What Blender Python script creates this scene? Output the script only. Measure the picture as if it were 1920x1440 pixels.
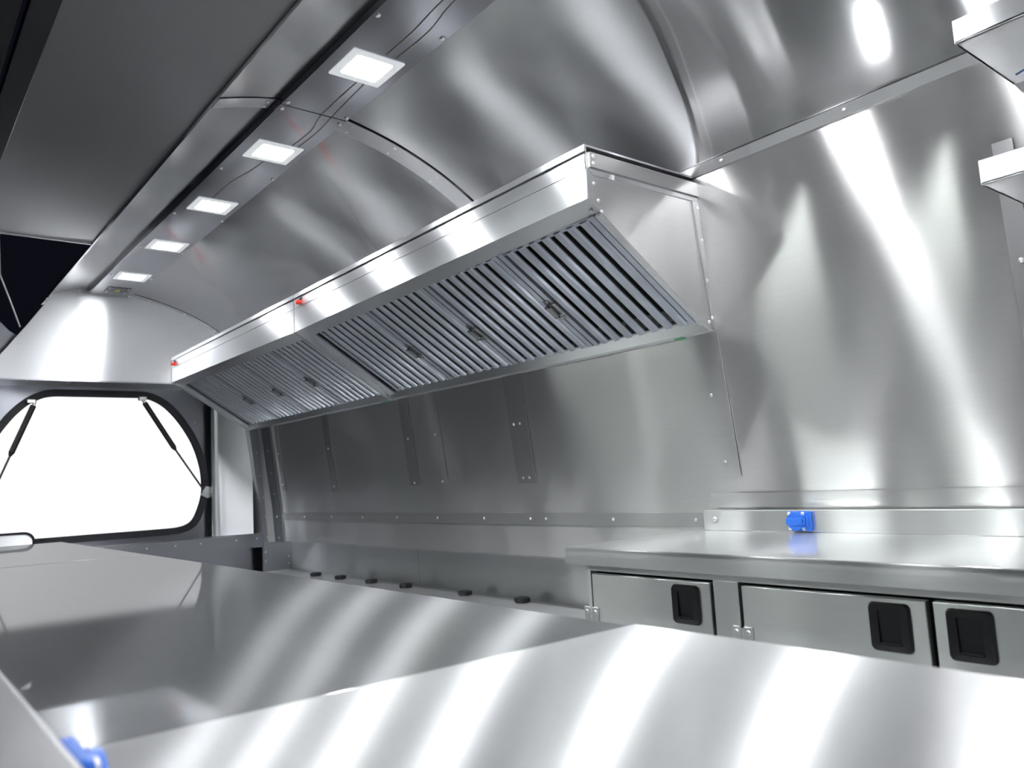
import bpy, bmesh, math, random
from mathutils import Vector, Matrix

sc = bpy.context.scene
for o in list(bpy.data.objects):
    bpy.data.objects.remove(o)
U = 0.2            # building unit in metres; heights are measured from the eye line
EYE = 1.10
def W(x, y, z):
    return Vector((x * U, y * U, z * U + EYE))

# ------------------------------------------------------------------ camera
cam_data = bpy.data.cameras.new('camera')
cam = bpy.data.objects.new('camera', cam_data)
sc.collection.objects.link(cam)
right = Vector((0.77983051, -0.62371205, -0.05336336))
down = Vector((0.03165979, 0.1244339, -0.99172267))
fwd = Vector((0.62518959, 0.77168613, 0.11678394))
m3 = Matrix((right, -down, -fwd)).transposed()
cam.matrix_world = Matrix.Translation((0, 0, EYE)) @ m3.to_4x4()
cam_data.sensor_width = 36.0
cam_data.lens = 1500.78 / 1920 * 36.0
cam_data.clip_start = 0.02
cam_data.clip_end = 200
cam_data.dof.use_dof = True
cam_data.dof.focus_distance = 2.5
cam_data.dof.aperture_fstop = 4.5
sc.camera = cam

# ------------------------------------------------------------------ exposure
sc.view_settings.view_transform = 'Standard'
sc.view_settings.look = 'None'
sc.view_settings.exposure = 0.15
sc.view_settings.gamma = 1.0
sc.view_settings.use_curve_mapping = False
try:
    sc.cycles.max_bounces = 10
    sc.cycles.glossy_bounces = 8
    sc.cycles.diffuse_bounces = 3
    sc.cycles.sample_clamp_indirect = 60.0
    sc.cycles.blur_glossy = 0.2
except Exception:
    pass

# ------------------------------------------------------------------ world: night, with a blown-out glow low down beyond the end window
LAMP = 160.0
HALL = 48.0
world = bpy.data.worlds.new('world')
sc.world = world
world.use_nodes = True
nt = world.node_tree
nt.nodes.clear()
def nn(t, kind, **kw):
    n = t.nodes.new(kind)
    for k, v in kw.items():
        if k.startswith('i_'):
            n.inputs[int(k[2:])].default_value = v
        else:
            setattr(n, k, v)
    return n
def mth(t, op, a, b=None, c=None):
    n = t.nodes.new('ShaderNodeMath'); n.operation = op
    for i, v in enumerate((a, b, c)):
        if v is None: continue
        if hasattr(v, 'is_output'): t.links.new(v, n.inputs[i])
        else: n.inputs[i].default_value = v
    return n.outputs[0]
def smooth(t, v, a, b):
    n = t.nodes.new('ShaderNodeMapRange'); n.interpolation_type = 'SMOOTHSTEP'
    t.links.new(v, n.inputs[0])
    n.inputs[1].default_value = a; n.inputs[2].default_value = b
    return n.outputs[0]
tc = nn(nt, 'ShaderNodeTexCoord')
sp = nn(nt, 'ShaderNodeSeparateXYZ')
nt.links.new(tc.outputs['Generated'], sp.inputs[0])
ysafe = mth(nt, 'MAXIMUM', sp.outputs[1], 0.001)
az = mth(nt, 'DIVIDE', sp.outputs[0], ysafe)
el = mth(nt, 'DIVIDE', sp.outputs[2], ysafe)
m = mth(nt, 'MULTIPLY', smooth(nt, az, -0.10, -0.02), smooth(nt, az, 0.52, 0.42))
m = mth(nt, 'MULTIPLY', m, smooth(nt, el, 0.134, 0.121))
m = mth(nt, 'MULTIPLY', m, smooth(nt, el, -0.14, -0.09))
mixc = nn(nt, 'ShaderNodeMix', data_type='RGBA')
nt.links.new(m, mixc.inputs[0])
mixc.inputs[6].default_value = (0.0035, 0.0035, 0.007, 1)
mixc.inputs[7].default_value = (1.06, 1.06, 1.06, 1)
bg = nn(nt, 'ShaderNodeBackground')
nt.links.new(mixc.outputs[2], bg.inputs[0])
wo = nn(nt, 'ShaderNodeOutputWorld')
nt.links.new(bg.outputs[0], wo.inputs[0])

# ------------------------------------------------------------------ materials
def new_mat(name):
    m = bpy.data.materials.new(name); m.use_nodes = True
    m.node_tree.nodes.clear()
    return m, m.node_tree
def steel(name, tangent, col=(0.56, 0.565, 0.58), ru=0.16, rv=0.5, sharp=0.09, mix=0.5,
          wave=0.0025, wscale=1.6, diff=0.0, graze=True, wdir=(1, 1, 1), grain=0.02, gz=0.8):
    """brushed sheet: a clear coat-like mirror lobe plus a lobe smeared across the brushing"""
    m, t = new_mat(name)
    geo = nn(t, 'ShaderNodeNewGeometry')
    # soft waves of the thin sheet
    noi = nn(t, 'ShaderNodeTexNoise'); noi.inputs['Scale'].default_value = wscale
    noi.inputs['Detail'].default_value = 1.0
    wv = nn(t, 'ShaderNodeVectorMath', operation='MULTIPLY'); wv.inputs[1].default_value = wdir
    t.links.new(geo.outputs['Position'], wv.inputs[0])
    t.links.new(wv.outputs[0], noi.inputs['Vector'])
    bump = nn(t, 'ShaderNodeBump'); bump.inputs['Strength'].default_value = 1.0
    bump.inputs['Distance'].default_value = wave
    t.links.new(noi.outputs[0], bump.inputs['Height'])
    if wave > 0: bn = bump.outputs[0]
    # grain: noise drawn out along the brushing
    vm = nn(t, 'ShaderNodeVectorMath', operation='MULTIPLY')
    t.links.new(geo.outputs['Position'], vm.inputs[0])
    s = [420.0, 420.0, 420.0]
    for i in range(3):
        if abs(tangent[i]) > 0.5: s[i] = 6.0
    vm.inputs[1].default_value = s
    gr = nn(t, 'ShaderNodeTexNoise'); gr.inputs['Scale'].default_value = 1.0
    gr.inputs['Detail'].default_value = 2.0
    t.links.new(vm.outputs[0], gr.inputs['Vector'])
    mr = nn(t, 'ShaderNodeMapRange')
    t.links.new(gr.outputs[0], mr.inputs[0])
    mr.inputs[1].default_value = 0.3; mr.inputs[2].default_value = 0.7
    mr.inputs[3].default_value = 1 - grain; mr.inputs[4].default_value = 1 + grain
    vs = nn(t, 'ShaderNodeVectorMath', operation='SCALE')
    vs.inputs[0].default_value = col
    t.links.new(mr.outputs[0], vs.inputs[3])
    # metals brighten towards grazing view
    lw = nn(t, 'ShaderNodeLayerWeight'); lw.inputs[0].default_value = 0.5
    fz = nn(t, 'ShaderNodeMapRange'); t.links.new(lw.outputs['Facing'], fz.inputs[0])
    fz.inputs[1].default_value = 0.6; fz.inputs[2].default_value = 1.0; fz.inputs[3].default_value = 0.0; fz.inputs[4].default_value = gz
    cm = nn(t, 'ShaderNodeMix', data_type='RGBA')
    t.links.new(fz.outputs[0], cm.inputs[0]); t.links.new(vs.outputs[0], cm.inputs[6]); cm.inputs[7].default_value = (0.93, 0.93, 0.94, 1)
    vs = cm
    vs_out = cm.outputs[2]
    tan = nn(t, 'ShaderNodeCombineXYZ')
    for i in range(3): tan.inputs[i].default_value = tangent[i]
    # glossy anisotropy a: u = r*(1-a), v = r/(1-a)
    a = 1 - ru / rv; r = math.sqrt(ru * rv)
    g1 = nn(t, 'ShaderNodeBsdfAnisotropic'); g1.distribution = 'MULTI_GGX'
    g1.inputs['Roughness'].default_value = r
    g1.inputs['Anisotropy'].default_value = a
    t.links.new(vs_out, g1.inputs['Color'])
    t.links.new(tan.outputs[0], g1.inputs['Tangent'])
    if wave > 0: t.links.new(bn, g1.inputs['Normal'])
    g2 = nn(t, 'ShaderNodeBsdfAnisotropic'); g2.distribution = 'GGX'
    g2.inputs['Roughness'].default_value = math.sqrt(sharp * sharp * 3.5)
    g2.inputs['Anisotropy'].default_value = 1 - 1 / 3.5
    t.links.new(tan.outputs[0], g2.inputs['Tangent'])
    t.links.new(vs_out, g2.inputs['Color'])
    if wave > 0: t.links.new(bn, g2.inputs['Normal'])
    mx = nn(t, 'ShaderNodeMixShader')
    fm = nn(t, 'ShaderNodeMapRange'); fm.interpolation_type = 'SMOOTHSTEP'
    t.links.new(lw.outputs['Facing'], fm.inputs[0])
    fm.inputs[1].default_value = 0.60; fm.inputs[2].default_value = 0.88
    fm.inputs[3].default_value = 1.0 if mix > 0.4 else 0.85; fm.inputs[4].default_value = 1 - (1 - mix) * 1.5
    if graze: t.links.new(fm.outputs[0], mx.inputs[0])
    else: mx.inputs[0].default_value = mix
    t.links.new(g2.outputs[0], mx.inputs[1]); t.links.new(g1.outputs[0], mx.inputs[2])
    out = nn(t, 'ShaderNodeOutputMaterial')
    last = mx
    if diff > 0:
        d = nn(t, 'ShaderNodeBsdfDiffuse'); t.links.new(vs_out, d.inputs[0])
        mx2 = nn(t, 'ShaderNodeMixShader'); mx2.inputs[0].default_value = diff
        t.links.new(mx.outputs[0], mx2.inputs[1]); t.links.new(d.outputs[0], mx2.inputs[2])
        last = mx2
    t.links.new(last.outputs[0], out.inputs[0])
    return m
def plain(name, col, rough=0.5, metal=0.0, var=0.05, scale=60.0, emit=None, es=0.0, spec=0.5):
    m, t = new_mat(name)
    b = nn(t, 'ShaderNodeBsdfPrincipled')
    geo = nn(t, 'ShaderNodeNewGeometry')
    noi = nn(t, 'ShaderNodeTexNoise'); noi.inputs['Scale'].default_value = scale
    t.links.new(geo.outputs['Position'], noi.inputs['Vector'])
    mr = nn(t, 'ShaderNodeMapRange'); t.links.new(noi.outputs[0], mr.inputs[0])
    mr.inputs[3].default_value = 1 - var; mr.inputs[4].default_value = 1 + var
    vs = nn(t, 'ShaderNodeVectorMath', operation='SCALE'); vs.inputs[0].default_value = col
    t.links.new(mr.outputs[0], vs.inputs[3])
    t.links.new(vs.outputs[0], b.inputs['Base Color'])
    b.inputs['Roughness'].default_value = rough
    b.inputs['Metallic'].default_value = metal
    b.inputs['Specular IOR Level'].default_value = spec
    if emit:
        b.inputs['Emission Color'].default_value = (*emit, 1)
        b.inputs['Emission Strength'].default_value = es
    out = nn(t, 'ShaderNodeOutputMaterial')
    t.links.new(b.outputs[0], out.inputs[0])
    return m
TX, TY, TZ = (1, 0, 0), (0, 1, 0), (0, 0, 1)
M = {}
M['wall'] = steel('brushed wall sheet', TY, (0.76, 0.76, 0.755), 0.13, 0.62, 0.09, 0.42, 0.018, 1.3, diff=0.13, graze=False, wdir=(0.5, 1.7, 0.45))
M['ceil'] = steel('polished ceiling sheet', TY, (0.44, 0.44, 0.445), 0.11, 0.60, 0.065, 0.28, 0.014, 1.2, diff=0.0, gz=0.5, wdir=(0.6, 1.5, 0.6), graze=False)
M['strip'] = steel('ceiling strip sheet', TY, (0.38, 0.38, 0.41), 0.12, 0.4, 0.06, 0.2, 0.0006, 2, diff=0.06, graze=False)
M['top'] = steel('counter sheet', TY, (0.64, 0.645, 0.66), 0.16, 0.68, 0.05, 0.45, 0.0015, 1.8, diff=0.08)
M['mid'] = steel('mirror counter sheet', TY, (0.50, 0.505, 0.52), 0.15, 0.68, 0.022, 0.52, 0.00025, 1.2, diff=0.05, gz=0.1, graze=False)
M['worktop'] = steel('worktop sheet', TY, (0.74, 0.745, 0.75), 0.16, 0.6, 0.025, 0.3, 0.0004, 2.0, diff=0.06, graze=False)
M['near'] = steel('scratched counter sheet', TY, (0.70, 0.705, 0.72), 0.15, 0.72, 0.12, 0.85, 0.0003, 0.8, diff=0.22, graze=False)
M['hood'] = steel('hood sheet along', TY, (0.72, 0.73, 0.75), 0.17, 0.6, 0.12, 0.6, 0.0006, 2.2, diff=0.15)
M['hoodend'] = steel('hood end sheet', TX, (0.66, 0.66, 0.66), 0.2, 0.42, 0.12, 0.5, 0.001, 3, diff=0.12, graze=False)
M['end'] = steel('end panel sheet', TX, (0.72, 0.73, 0.75), 0.2, 0.62, 0.14, 0.7, 0.0015, 2, diff=0.2)
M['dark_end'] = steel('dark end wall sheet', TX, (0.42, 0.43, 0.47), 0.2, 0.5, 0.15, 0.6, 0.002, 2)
M['cab'] = steel('cabinet sheet', TY, (0.74, 0.75, 0.75), 0.17, 0.6, 0.08, 0.6, 0.010, 2.0, diff=0.14, wdir=(1, 1.6, 0.5), graze=False)
M['trim'] = steel('trim metal', TY, (0.56, 0.56, 0.57), 0.2, 0.4, 0.15, 0.5, 0.001, 3, diff=0.15)
M['batten'] = steel('batten sheet', TY, (0.58, 0.58, 0.58), 0.17, 0.6, 0.10, 0.4, 0.014, 1.0, diff=0.15, graze=False, wdir=(0.5, 1.7, 0.45))
M['filter'] = steel('filter steel', TX, (0.48, 0.51, 0.57), 0.2, 0.4, 0.16, 0.5, 0.0, 3, diff=0.4, grain=0.0)
M['filter_shade'] = plain('filter gap shade', (0.008, 0.008, 0.009), 0.6, 0.2)  # near-black back parts: shade in the filter gaps put into the colour
M['chrome'] = plain('bright screw metal', (0.88, 0.88, 0.88), 0.38, 1.0)
M['latch'] = plain('latch metal', (0.42, 0.42, 0.43), 0.22, 1.0)
M['black'] = plain('black plastic', (0.012, 0.012, 0.014), 0.42)
M['rubber'] = plain('black rubber', (0.010, 0.011, 0.016), 0.5)
M['gap'] = plain('dark gap', (0.008, 0.008, 0.008), 0.7)  # near-black; on cabinet and hood it paints the shade in the slits
M['blue'] = plain('blue plastic', (0.035, 0.19, 0.80), 0.35, 0, 0.03)
M['red'] = plain('red plastic', (0.75, 0.03, 0.02), 0.3)
M['yellow'] = plain('yellow sticker', (0.75, 0.52, 0.03), 0.5)
M['green'] = plain('green sticker', (0.05, 0.5, 0.2), 0.5)
M['plate'] = plain('dark plate', (0.10, 0.10, 0.11), 0.3, 0.9)
M['flap'] = steel('hatch liner sheet', TY, (0.47, 0.47, 0.475), 0.24, 0.55, 0.18, 0.7, 0.006, 1.0, diff=0.25)
M['frame'] = plain('hatch frame metal', (0.05, 0.05, 0.055), 0.3, 0.8)
M['floor'] = plain('floor vinyl', (0.34, 0.34, 0.34), 0.35, 0, 0.2, 25)
M['trace'] = plain('beige wire', (0.42, 0.36, 0.28), 0.5)
M['led_frame'] = plain('lamp frame', (0.75, 0.77, 0.78), 0.4, emit=(0.80, 0.84, 0.86), es=0.45)  # frame emission stands in for light spilling from the diffuser
M['led'] = plain('lamp diffuser', (0.9, 0.9, 0.9), 0.5, emit=(0.96, 0.98, 1.0), es=LAMP)
M['pen'] = plain('blue marker', (0.05, 0.12, 0.35), 0.6)

# ------------------------------------------------------------------ mesh helpers (building units in, metres out)
class MB:
    def __init__(s):
        s.bm = bmesh.new(); s.mats = []
    def _mi(s, mat):
        if mat not in s.mats: s.mats.append(mat)
        return s.mats.index(mat)
    def loft(s, A, B, mat=0, caps=True):
        """A, B: equal rings of unit-space points"""
        va = [s.bm.verts.new(W(*p)) for p in A]
        vb = [s.bm.verts.new(W(*p)) for p in B]
        n = len(A); fs = []
        for i in range(n):
            j = (i + 1) % n
            fs.append(s.bm.faces.new((va[i], va[j], vb[j], vb[i])))
        if caps:
            fs.append(s.bm.faces.new(va[::-1])); fs.append(s.bm.faces.new(vb))
        for f in fs: f.material_index = mat
        return fs
    def prism(s, poly, y0, y1, mat=0):
        return s.loft([(x, y0, z) for x, z in poly], [(x, y1, z) for x, z in poly], mat)
    def prism_x(s, poly, x0, x1, mat=0):      # poly in (y,z)
        return s.loft([(x0, y, z) for y, z in poly], [(x1, y, z) for y, z in poly], mat)
    def prism_z(s, poly, z0, z1, mat=0):      # poly in (x,y)
        return s.loft([(x, y, z0) for x, y in poly], [(x, y, z1) for x, y in poly], mat)
    def box(s, x0, x1, y0, y1, z0, z1, mat=0, bev=0.0):
        fs = s.prism([(x0, z0), (x1, z0), (x1, z1), (x0, z1)], y0, y1, mat)
        if bev > 0:
            es = list({e for f in fs for e in f.edges})
            r = bmesh.ops.bevel(s.bm, geom=es, offset=bev * U, segments=2, affect='EDGES', profile=0.5)
            for f in r['faces']: f.material_index = mat
        return s
    def sheet(s, prof, y0, y1, t, mat=0):
        """sheet swept along y; t is the thickness to the left of the profile direction"""
        off = offset(prof, t)
        s.prism(prof + off[::-1], y0, y1, mat)
        return s
    def cyl(s, p, q, r0, r1=None, seg=20, mat=0):
        r1 = r0 if r1 is None else r1
        P = W(*p); Q = W(*q); d = (Q - P)
        z = d.normalized(); a = z.orthogonal().normalized(); b = z.cross(a)
        va = []; vb = []
        for i in range(seg):
            c = math.cos(2 * math.pi * i / seg); sn = math.sin(2 * math.pi * i / seg)
            va.append(s.bm.verts.new(P + (a * c + b * sn) * r0 * U))
            vb.append(s.bm.verts.new(Q + (a * c + b * sn) * r1 * U))
        fs = []
        for i in range(seg):
            j = (i + 1) % seg
            fs.append(s.bm.faces.new((va[i], va[j], vb[j], vb[i])))
        fs.append(s.bm.faces.new(va[::-1])); fs.append(s.bm.faces.new(vb))
        for f in fs: f.material_index = mat
        return s
    def tube(s, pts, r, seg=8, mat=0):
        rings = []
        P = [W(*p) for p in pts]
        for i, p in enumerate(P):
            d = (P[min(i + 1, len(P) - 1)] - P[max(i - 1, 0)]).normalized()
            a = d.cross(Vector((0.3, 0.2, 0.93))).normalized(); b = d.cross(a)
            rings.append([s.bm.verts.new(p + (a * math.cos(2 * math.pi * k / seg) + b * math.sin(2 * math.pi * k / seg)) * r * U) for k in range(seg)])
        fs = []
        for A, B in zip(rings, rings[1:]):
            for k in range(seg):
                l = (k + 1) % seg
                fs.append(s.bm.faces.new((A[k], A[l], B[l], B[k])))
        fs.append(s.bm.faces.new(rings[0][::-1])); fs.append(s.bm.faces.new(rings[-1]))
        for f in fs: f.material_index = mat
        return s
    def ring(s, outer, inner, y0, y1, mat=0):
        """flat plate in xz with a hole, thickness y0..y1; outer/inner same count"""
        n = len(outer)
        O0 = [s.bm.verts.new(W(x, y0, z)) for x, z in outer]; I0 = [s.bm.verts.new(W(x, y0, z)) for x, z in inner]
        O1 = [s.bm.verts.new(W(x, y1, z)) for x, z in outer]; I1 = [s.bm.verts.new(W(x, y1, z)) for x, z in inner]
        for i in range(n):
            j = (i + 1) % n
            for q in ((O0[i], O0[j], I0[j], I0[i]), (O1[j], O1[i], I1[i], I1[j]), (O0[j], O0[i], O1[i], O1[j]), (I0[i], I0[j], I1[j], I1[i])):
                s.bm.faces.new(q).material_index = mat
        return s
    def build(s, name, mats, parent=None, smooth_angle=20):
        bmesh.ops.remove_doubles(s.bm, verts=s.bm.verts, dist=1e-6)
        bmesh.ops.recalc_face_normals(s.bm, faces=s.bm.faces)
        me = bpy.data.meshes.new(name)
        base = root_loc(parent)
        if base.length > 0:
            bmesh.ops.translate(s.bm, verts=s.bm.verts, vec=-base)
        s.bm.to_mesh(me); s.bm.free()
        if not isinstance(mats, (list, tuple)): mats = [mats]
        for mm in mats: me.materials.append(mm)
        me.polygons.foreach_set('use_smooth', [True] * len(me.polygons))
        me.set_sharp_from_angle(angle=math.radians(smooth_angle))
        o = bpy.data.objects.new(name, me)
        sc.collection.objects.link(o)
        if parent: o.parent = parent
        return o
def root_loc(p):
    v = Vector((0, 0, 0))
    while p is not None:
        v += p.location; p = p.parent
    return v
def offset(prof, t):
    out = []
    n = len(prof)
    for i in range(n):
        a = Vector(prof[max(i - 1, 0)]); b = Vector(prof[min(i + 1, n - 1)]); p = Vector(prof[i])
        d = (b - a).normalized(); nrm = Vector((-d.y, d.x))
        if 0 < i < n - 1:
            d1 = (p - a).normalized(); k = max(0.3, nrm.dot(Vector((-d1.y, d1.x))))
        else: k = 1
        q = p + nrm * t / k
        out.append((q.x, q.y))
    return out
def spline(pts, n=6):
    out = []
    for i in range(len(pts) - 1):
        p0 = Vector(pts[max(i - 1, 0)]); p1 = Vector(pts[i]); p2 = Vector(pts[i + 1]); p3 = Vector(pts[min(i + 2, len(pts) - 1)])
        for k in range(n):
            u = k / n
            q = 0.5 * ((2 * p1) + (p2 - p0) * u + (2 * p0 - 5 * p1 + 4 * p2 - p3) * u * u + (3 * p1 - p0 - 3 * p2 + p3) * u ** 3)
            out.append(tuple(q))
    out.append(tuple(pts[-1]))
    return out
def tag(o, label=None, cat=None, group=None, kind=None):
    if label: o['label'] = label
    if cat: o['category'] = cat
    if group: o['group'] = group
    if kind: o['kind'] = kind
    return o
def thing(name, loc, label, cat, group=None):
    o = bpy.data.objects.new(name, None)
    o.empty_display_size = 0.05
    sc.collection.objects.link(o)
    o.location = W(*loc)
    return tag(o, label, cat, group)
def struct(mb, name, mats, parent=None):
    o = mb.build(name, mats, parent)
    if not parent: o['kind'] = 'structure'
    return o
def copy_tree(o, parent=None):
    c = o.copy(); sc.collection.objects.link(c)
    if parent: c.parent = parent
    for ch in list(o.children): copy_tree(ch, c)
    return c
# one rivet mesh, shared: a flat dome with a small dimple, axis +z
def dome_mesh(name, r, h, mat):
    bm = bmesh.new()
    prof = [(0, 0.75), (0.25, 0.75), (0.32, 1.0), (0.6, 0.86), (0.85, 0.55), (1.0, 0.1), (1.0, -0.15)]
    seg = 12; rings = []
    for (q, z) in prof:
        if q == 0: rings.append([bm.verts.new((0, 0, z * h))]); continue
        rings.append([bm.verts.new((q * r * math.cos(2 * math.pi * k / seg), q * r * math.sin(2 * math.pi * k / seg), z * h)) for k in range(seg)])
    for k in range(seg):
        bm.faces.new((rings[0][0], rings[1][k], rings[1][(k + 1) % seg]))
    for A, B in zip(rings[1:], rings[2:]):
        for k in range(seg):
            bm.faces.new((A[k], B[k], B[(k + 1) % seg], A[(k + 1) % seg]))
    bmesh.ops.recalc_face_normals(bm, faces=bm.faces)
    me = bpy.data.meshes.new(name); bm.to_mesh(me); bm.free()
    me.materials.append(mat)
    me.polygons.foreach_set('use_smooth', [True] * len(me.polygons))
    return me
RIV = dome_mesh('rivet', 0.0062, 0.0032, M['chrome'])
SCR = dome_mesh('screw', 0.0085, 0.0055, M['chrome'])
def rivet(p, nrm, parent, mesh=RIV, name='rivet'):
    o = bpy.data.objects.new(name, mesh); sc.collection.objects.link(o)
    o.rotation_euler = Vector(nrm).to_track_quat('Z', 'Y').to_euler()
    o.location = W(*p) - root_loc(parent)
    o.parent = parent
    return o

# ================================================================== SETTING
Y0, YE, YW = -12.0, 27.56, 29.0
CX = 5.87
WALL = [(10.85, -1.62), (10.76, -0.52), (10.66, 0.2), (10.53, 1.2), (10.42, 2.1), (10.34, 3.0), (10.28, 3.8), (10.2, 4.66)]
def wall_x(z):
    for (xa, za), (xb, zb) in zip(WALL, WALL[1:]):
        if za <= z <= zb: return xa + (xb - xa) * (z - za) / (zb - za)
    return WALL[0][0] if z < WALL[0][1] else WALL[-1][0]
def wall_n(z):
    e = 0.15; dx = wall_x(z + e) - wall_x(z - e)
    return Vector((-2 * e, 0, dx)).normalized()
up = [WALL[1]] + spline(WALL[2:], 5)
# right hand wall: near run beside the worktop and far run behind the hood
b = MB(); b.sheet([WALL[0]] + [(10.76, -0.52)] + spline(WALL[1:], 5)[1:], 8.1, YW + 0.2, -0.05)
wall_r = struct(b, 'wall_right', M['wall'])
b = MB(); b.sheet([(10.87, -5.5), (10.85, -1.62), (10.76, -0.52)] + spline(WALL[1:], 5)[1:], Y0, 8.1, -0.05)
wall_near = struct(b, 'wall_right', M['wall'])
wall_near.name = 'wall_right_near'
# folded return under the far wall, then the recessed back of the niche
b = MB(); b.box(10.85, 11.85, 8.1, YE, -1.66, -1.60); struct(b, 'trim_1', M['trim'])
b = MB(); b.box(11.8, 11.9, 8.0, 19.0, -5.5, -1.6); b.box(11.802, 11.9, 19.03, YW, -5.5, -1.6)
struct(b, 'wall_niche', M['cab'])
# ceiling
CE = [(10.2, 4.72), (9.9, 5.06), (9.43, 5.45), (8.9, 5.78), (8.3, 6.07), (7.5, 6.36), (6.55, 6.58), (5.87, 6.66)]
CES = spline(CE, 6)
def ceil_z(x):
    for (xa, za), (xb, zb) in zip(CES, CES[1:]):
        if xb <= x <= xa: return za + (zb - za) * (xa - x) / (xa - xb)
    return 6.66
def ceil_n(x):
    e = 0.1; dz = ceil_z(x + e) - ceil_z(x - e)
    return Vector((dz, 0, -2 * e)).normalized()
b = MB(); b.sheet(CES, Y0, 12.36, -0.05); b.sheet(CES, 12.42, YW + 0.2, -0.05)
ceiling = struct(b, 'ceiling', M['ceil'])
# left header between light strip and hatch opening
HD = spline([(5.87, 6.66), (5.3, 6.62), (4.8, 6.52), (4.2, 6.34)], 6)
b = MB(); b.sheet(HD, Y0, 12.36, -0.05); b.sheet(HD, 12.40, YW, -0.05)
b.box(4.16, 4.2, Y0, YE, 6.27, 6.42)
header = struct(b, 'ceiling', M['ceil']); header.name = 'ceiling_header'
# flat strip that carries the lamps
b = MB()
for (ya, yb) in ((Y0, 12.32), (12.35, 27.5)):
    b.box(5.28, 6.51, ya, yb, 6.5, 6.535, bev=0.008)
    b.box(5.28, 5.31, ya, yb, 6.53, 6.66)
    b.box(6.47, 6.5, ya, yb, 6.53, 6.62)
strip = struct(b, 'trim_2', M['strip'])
for (x, y) in [(5.35, 9.13), (6.43, 9.13), (5.35, 12.2), (5.35, 12.46), (6.45, 12.22), (6.45, 12.5), (5.36, 15.53), (6.46, 15.6), (5.36, 18.67), (6.46, 18.72),
               (5.37, 21.7), (6.46, 21.8), (5.38, 24.84), (6.47, 24.85), (5.36, 27.35), (6.45, 27.35), (5.35, 5.9), (6.43, 5.9), (5.35, 2.7), (6.43, 2.7)]:
    rivet((x, y, 6.497), (0, 0, -1), strip, SCR, 'screw')
# arched cover strips over the ceiling joints
def arch(y0, y1, xs, name, rv, mat='trim'):
    b = MB()
    pr = [(x, z - 0.012) for x, z in CES if xs[0] <= x <= xs[1]]
    b.sheet(pr, y0, y1, 0.02)
    o = struct(b, name, M[mat])
    for x in rv:
        for y in (y0 + 0.1, y1 - 0.1):
            n = ceil_n(x); rivet((x + n.x * 0.035, y, ceil_z(x) + n.z * 0.035), n, o)
    return o
arch(12.40, 12.85, (6.55, 10.1), 'trim_3', [6.72, 7.6, 8.55, 9.35])
b = MB(); b.sheet([(x, z - 0.012) for x, z in HD if 4.22 < x < 5.25], 12.40, 12.78, -0.02)
o = struct(b, 'trim_4', M['trim'])
for y in (12.5, 12.68): rivet((5.12, y, 6.565), (-.1, 0, -1), o)
arch(27.36, 27.52, (6.55, 10.1), 'trim_5', [7.1, 8.2, 9.2], 'cab')
b = MB(); b.sheet([(x, z - 0.012) for x, z in HD if 4.22 < x < 5.25], 27.3, 27.5, -0.02)
o = struct(b, 'trim_6', M['trim']); rivet((5.0, 27.3, 6.52), (0, -1, 0), o); rivet((5.0, 27.3, 6.40), (0, -1, 0), o)
# cover strip where wall meets ceiling, beside and behind the hood
b = MB(); b.sheet([(10.2, 4.63), (10.13, 4.77)], Y0, YE, 0.03)
t7 = struct(b, 'trim_7', M['trim'])
for y in (7.09, 5.08, 3.0, 1.0, -1.0): rivet((10.13, y, 4.70), (-.9, 0, .43), t7)
# bulkhead over the end window
pts = [(2.35, 3.743), (2.96, 4.43), (3.62, 5.36), (4.24, 6.30)] + [(x, z + 0.0) for x, z in HD[::-1] if x > 4.3] + \
      [(x, z) for x, z in CES[::-1] if x > 5.9] + [(10.24, 4.5), (10.28, 3.743)]
b = MB(); b.prism(pts, YE, YE + 0.04)
bulk = struct(b, 'wall_bulkhead', M['end'])
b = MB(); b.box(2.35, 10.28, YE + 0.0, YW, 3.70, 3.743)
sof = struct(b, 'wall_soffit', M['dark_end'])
for x in (3.66, 4.82, 6.69, 7.85):
    rivet((x, 27.95, 3.698), (0, 0, -1), sof); rivet((x, 27.7, 3.698), (0, 0, -1), sof)

# end wall with the big rounded window opening
def win_outline(d=0.0, n=6):
    half = [(5.9, 3.43), (6.7, 3.43), (7.25, 3.42), (7.6, 3.33), (8.0, 3.08), (8.45, 2.58), (8.9, 1.83), (9.17, 1.0), (9.24, 0.3), (9.2, -0.1), (9.08, -0.5),
            (8.93, -0.82), (8.75, -0.99), (8.45, -1.09), (7.9, -1.12), (5.9, -1.12)]
    sp_ = spline(half, n)
    full = sp_[:-1] + [(11.8 - x, z) for x, z in sp_[::-1][:-1]]
    if d == 0: return full
    out = []
    N = len(full)
    for i in range(N):
        a = Vector(full[i - 1]); c = Vector(full[(i + 1) % N]); t_ = (c - a)
        if t_.length < 1e-6: t_ = Vector((1, 0))
        t_.normalize()
        out.append((full[i][0] - t_.y * d * -1 * -1, full[i][1] + t_.x * d))
    return out
win = win_outline()
def outer_rect(inner, x0, x1, z0, z1, cx=5.9, cz=1.1):
    out = []
    for x, z in inner:
        dx = x - cx; dz = z - cz; k = 1e9
        if dx > 1e-9: k = min(k, (x1 - cx) / dx)
        if dx < -1e-9: k = min(k, (x0 - cx) / dx)
        if dz > 1e-9: k = min(k, (z1 - cz) / dz)
        if dz < -1e-9: k = min(k, (z0 - cz) / dz)
        out.append((cx + dx * k, cz + dz * k))
    for c in ((x0, z0), (x0, z1), (x1, z0), (x1, z1)):      # bring one point to each corner
        i = min(range(len(out)), key=lambda i: (out[i][0] - c[0]) ** 2 + (out[i][1] - c[1]) ** 2)
        out[i] = c
    return out
b = MB(); b.ring(outer_rect(win, 1.2, 11.9, -5.4, 5.2), win, YW, YW + 0.15)
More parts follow.
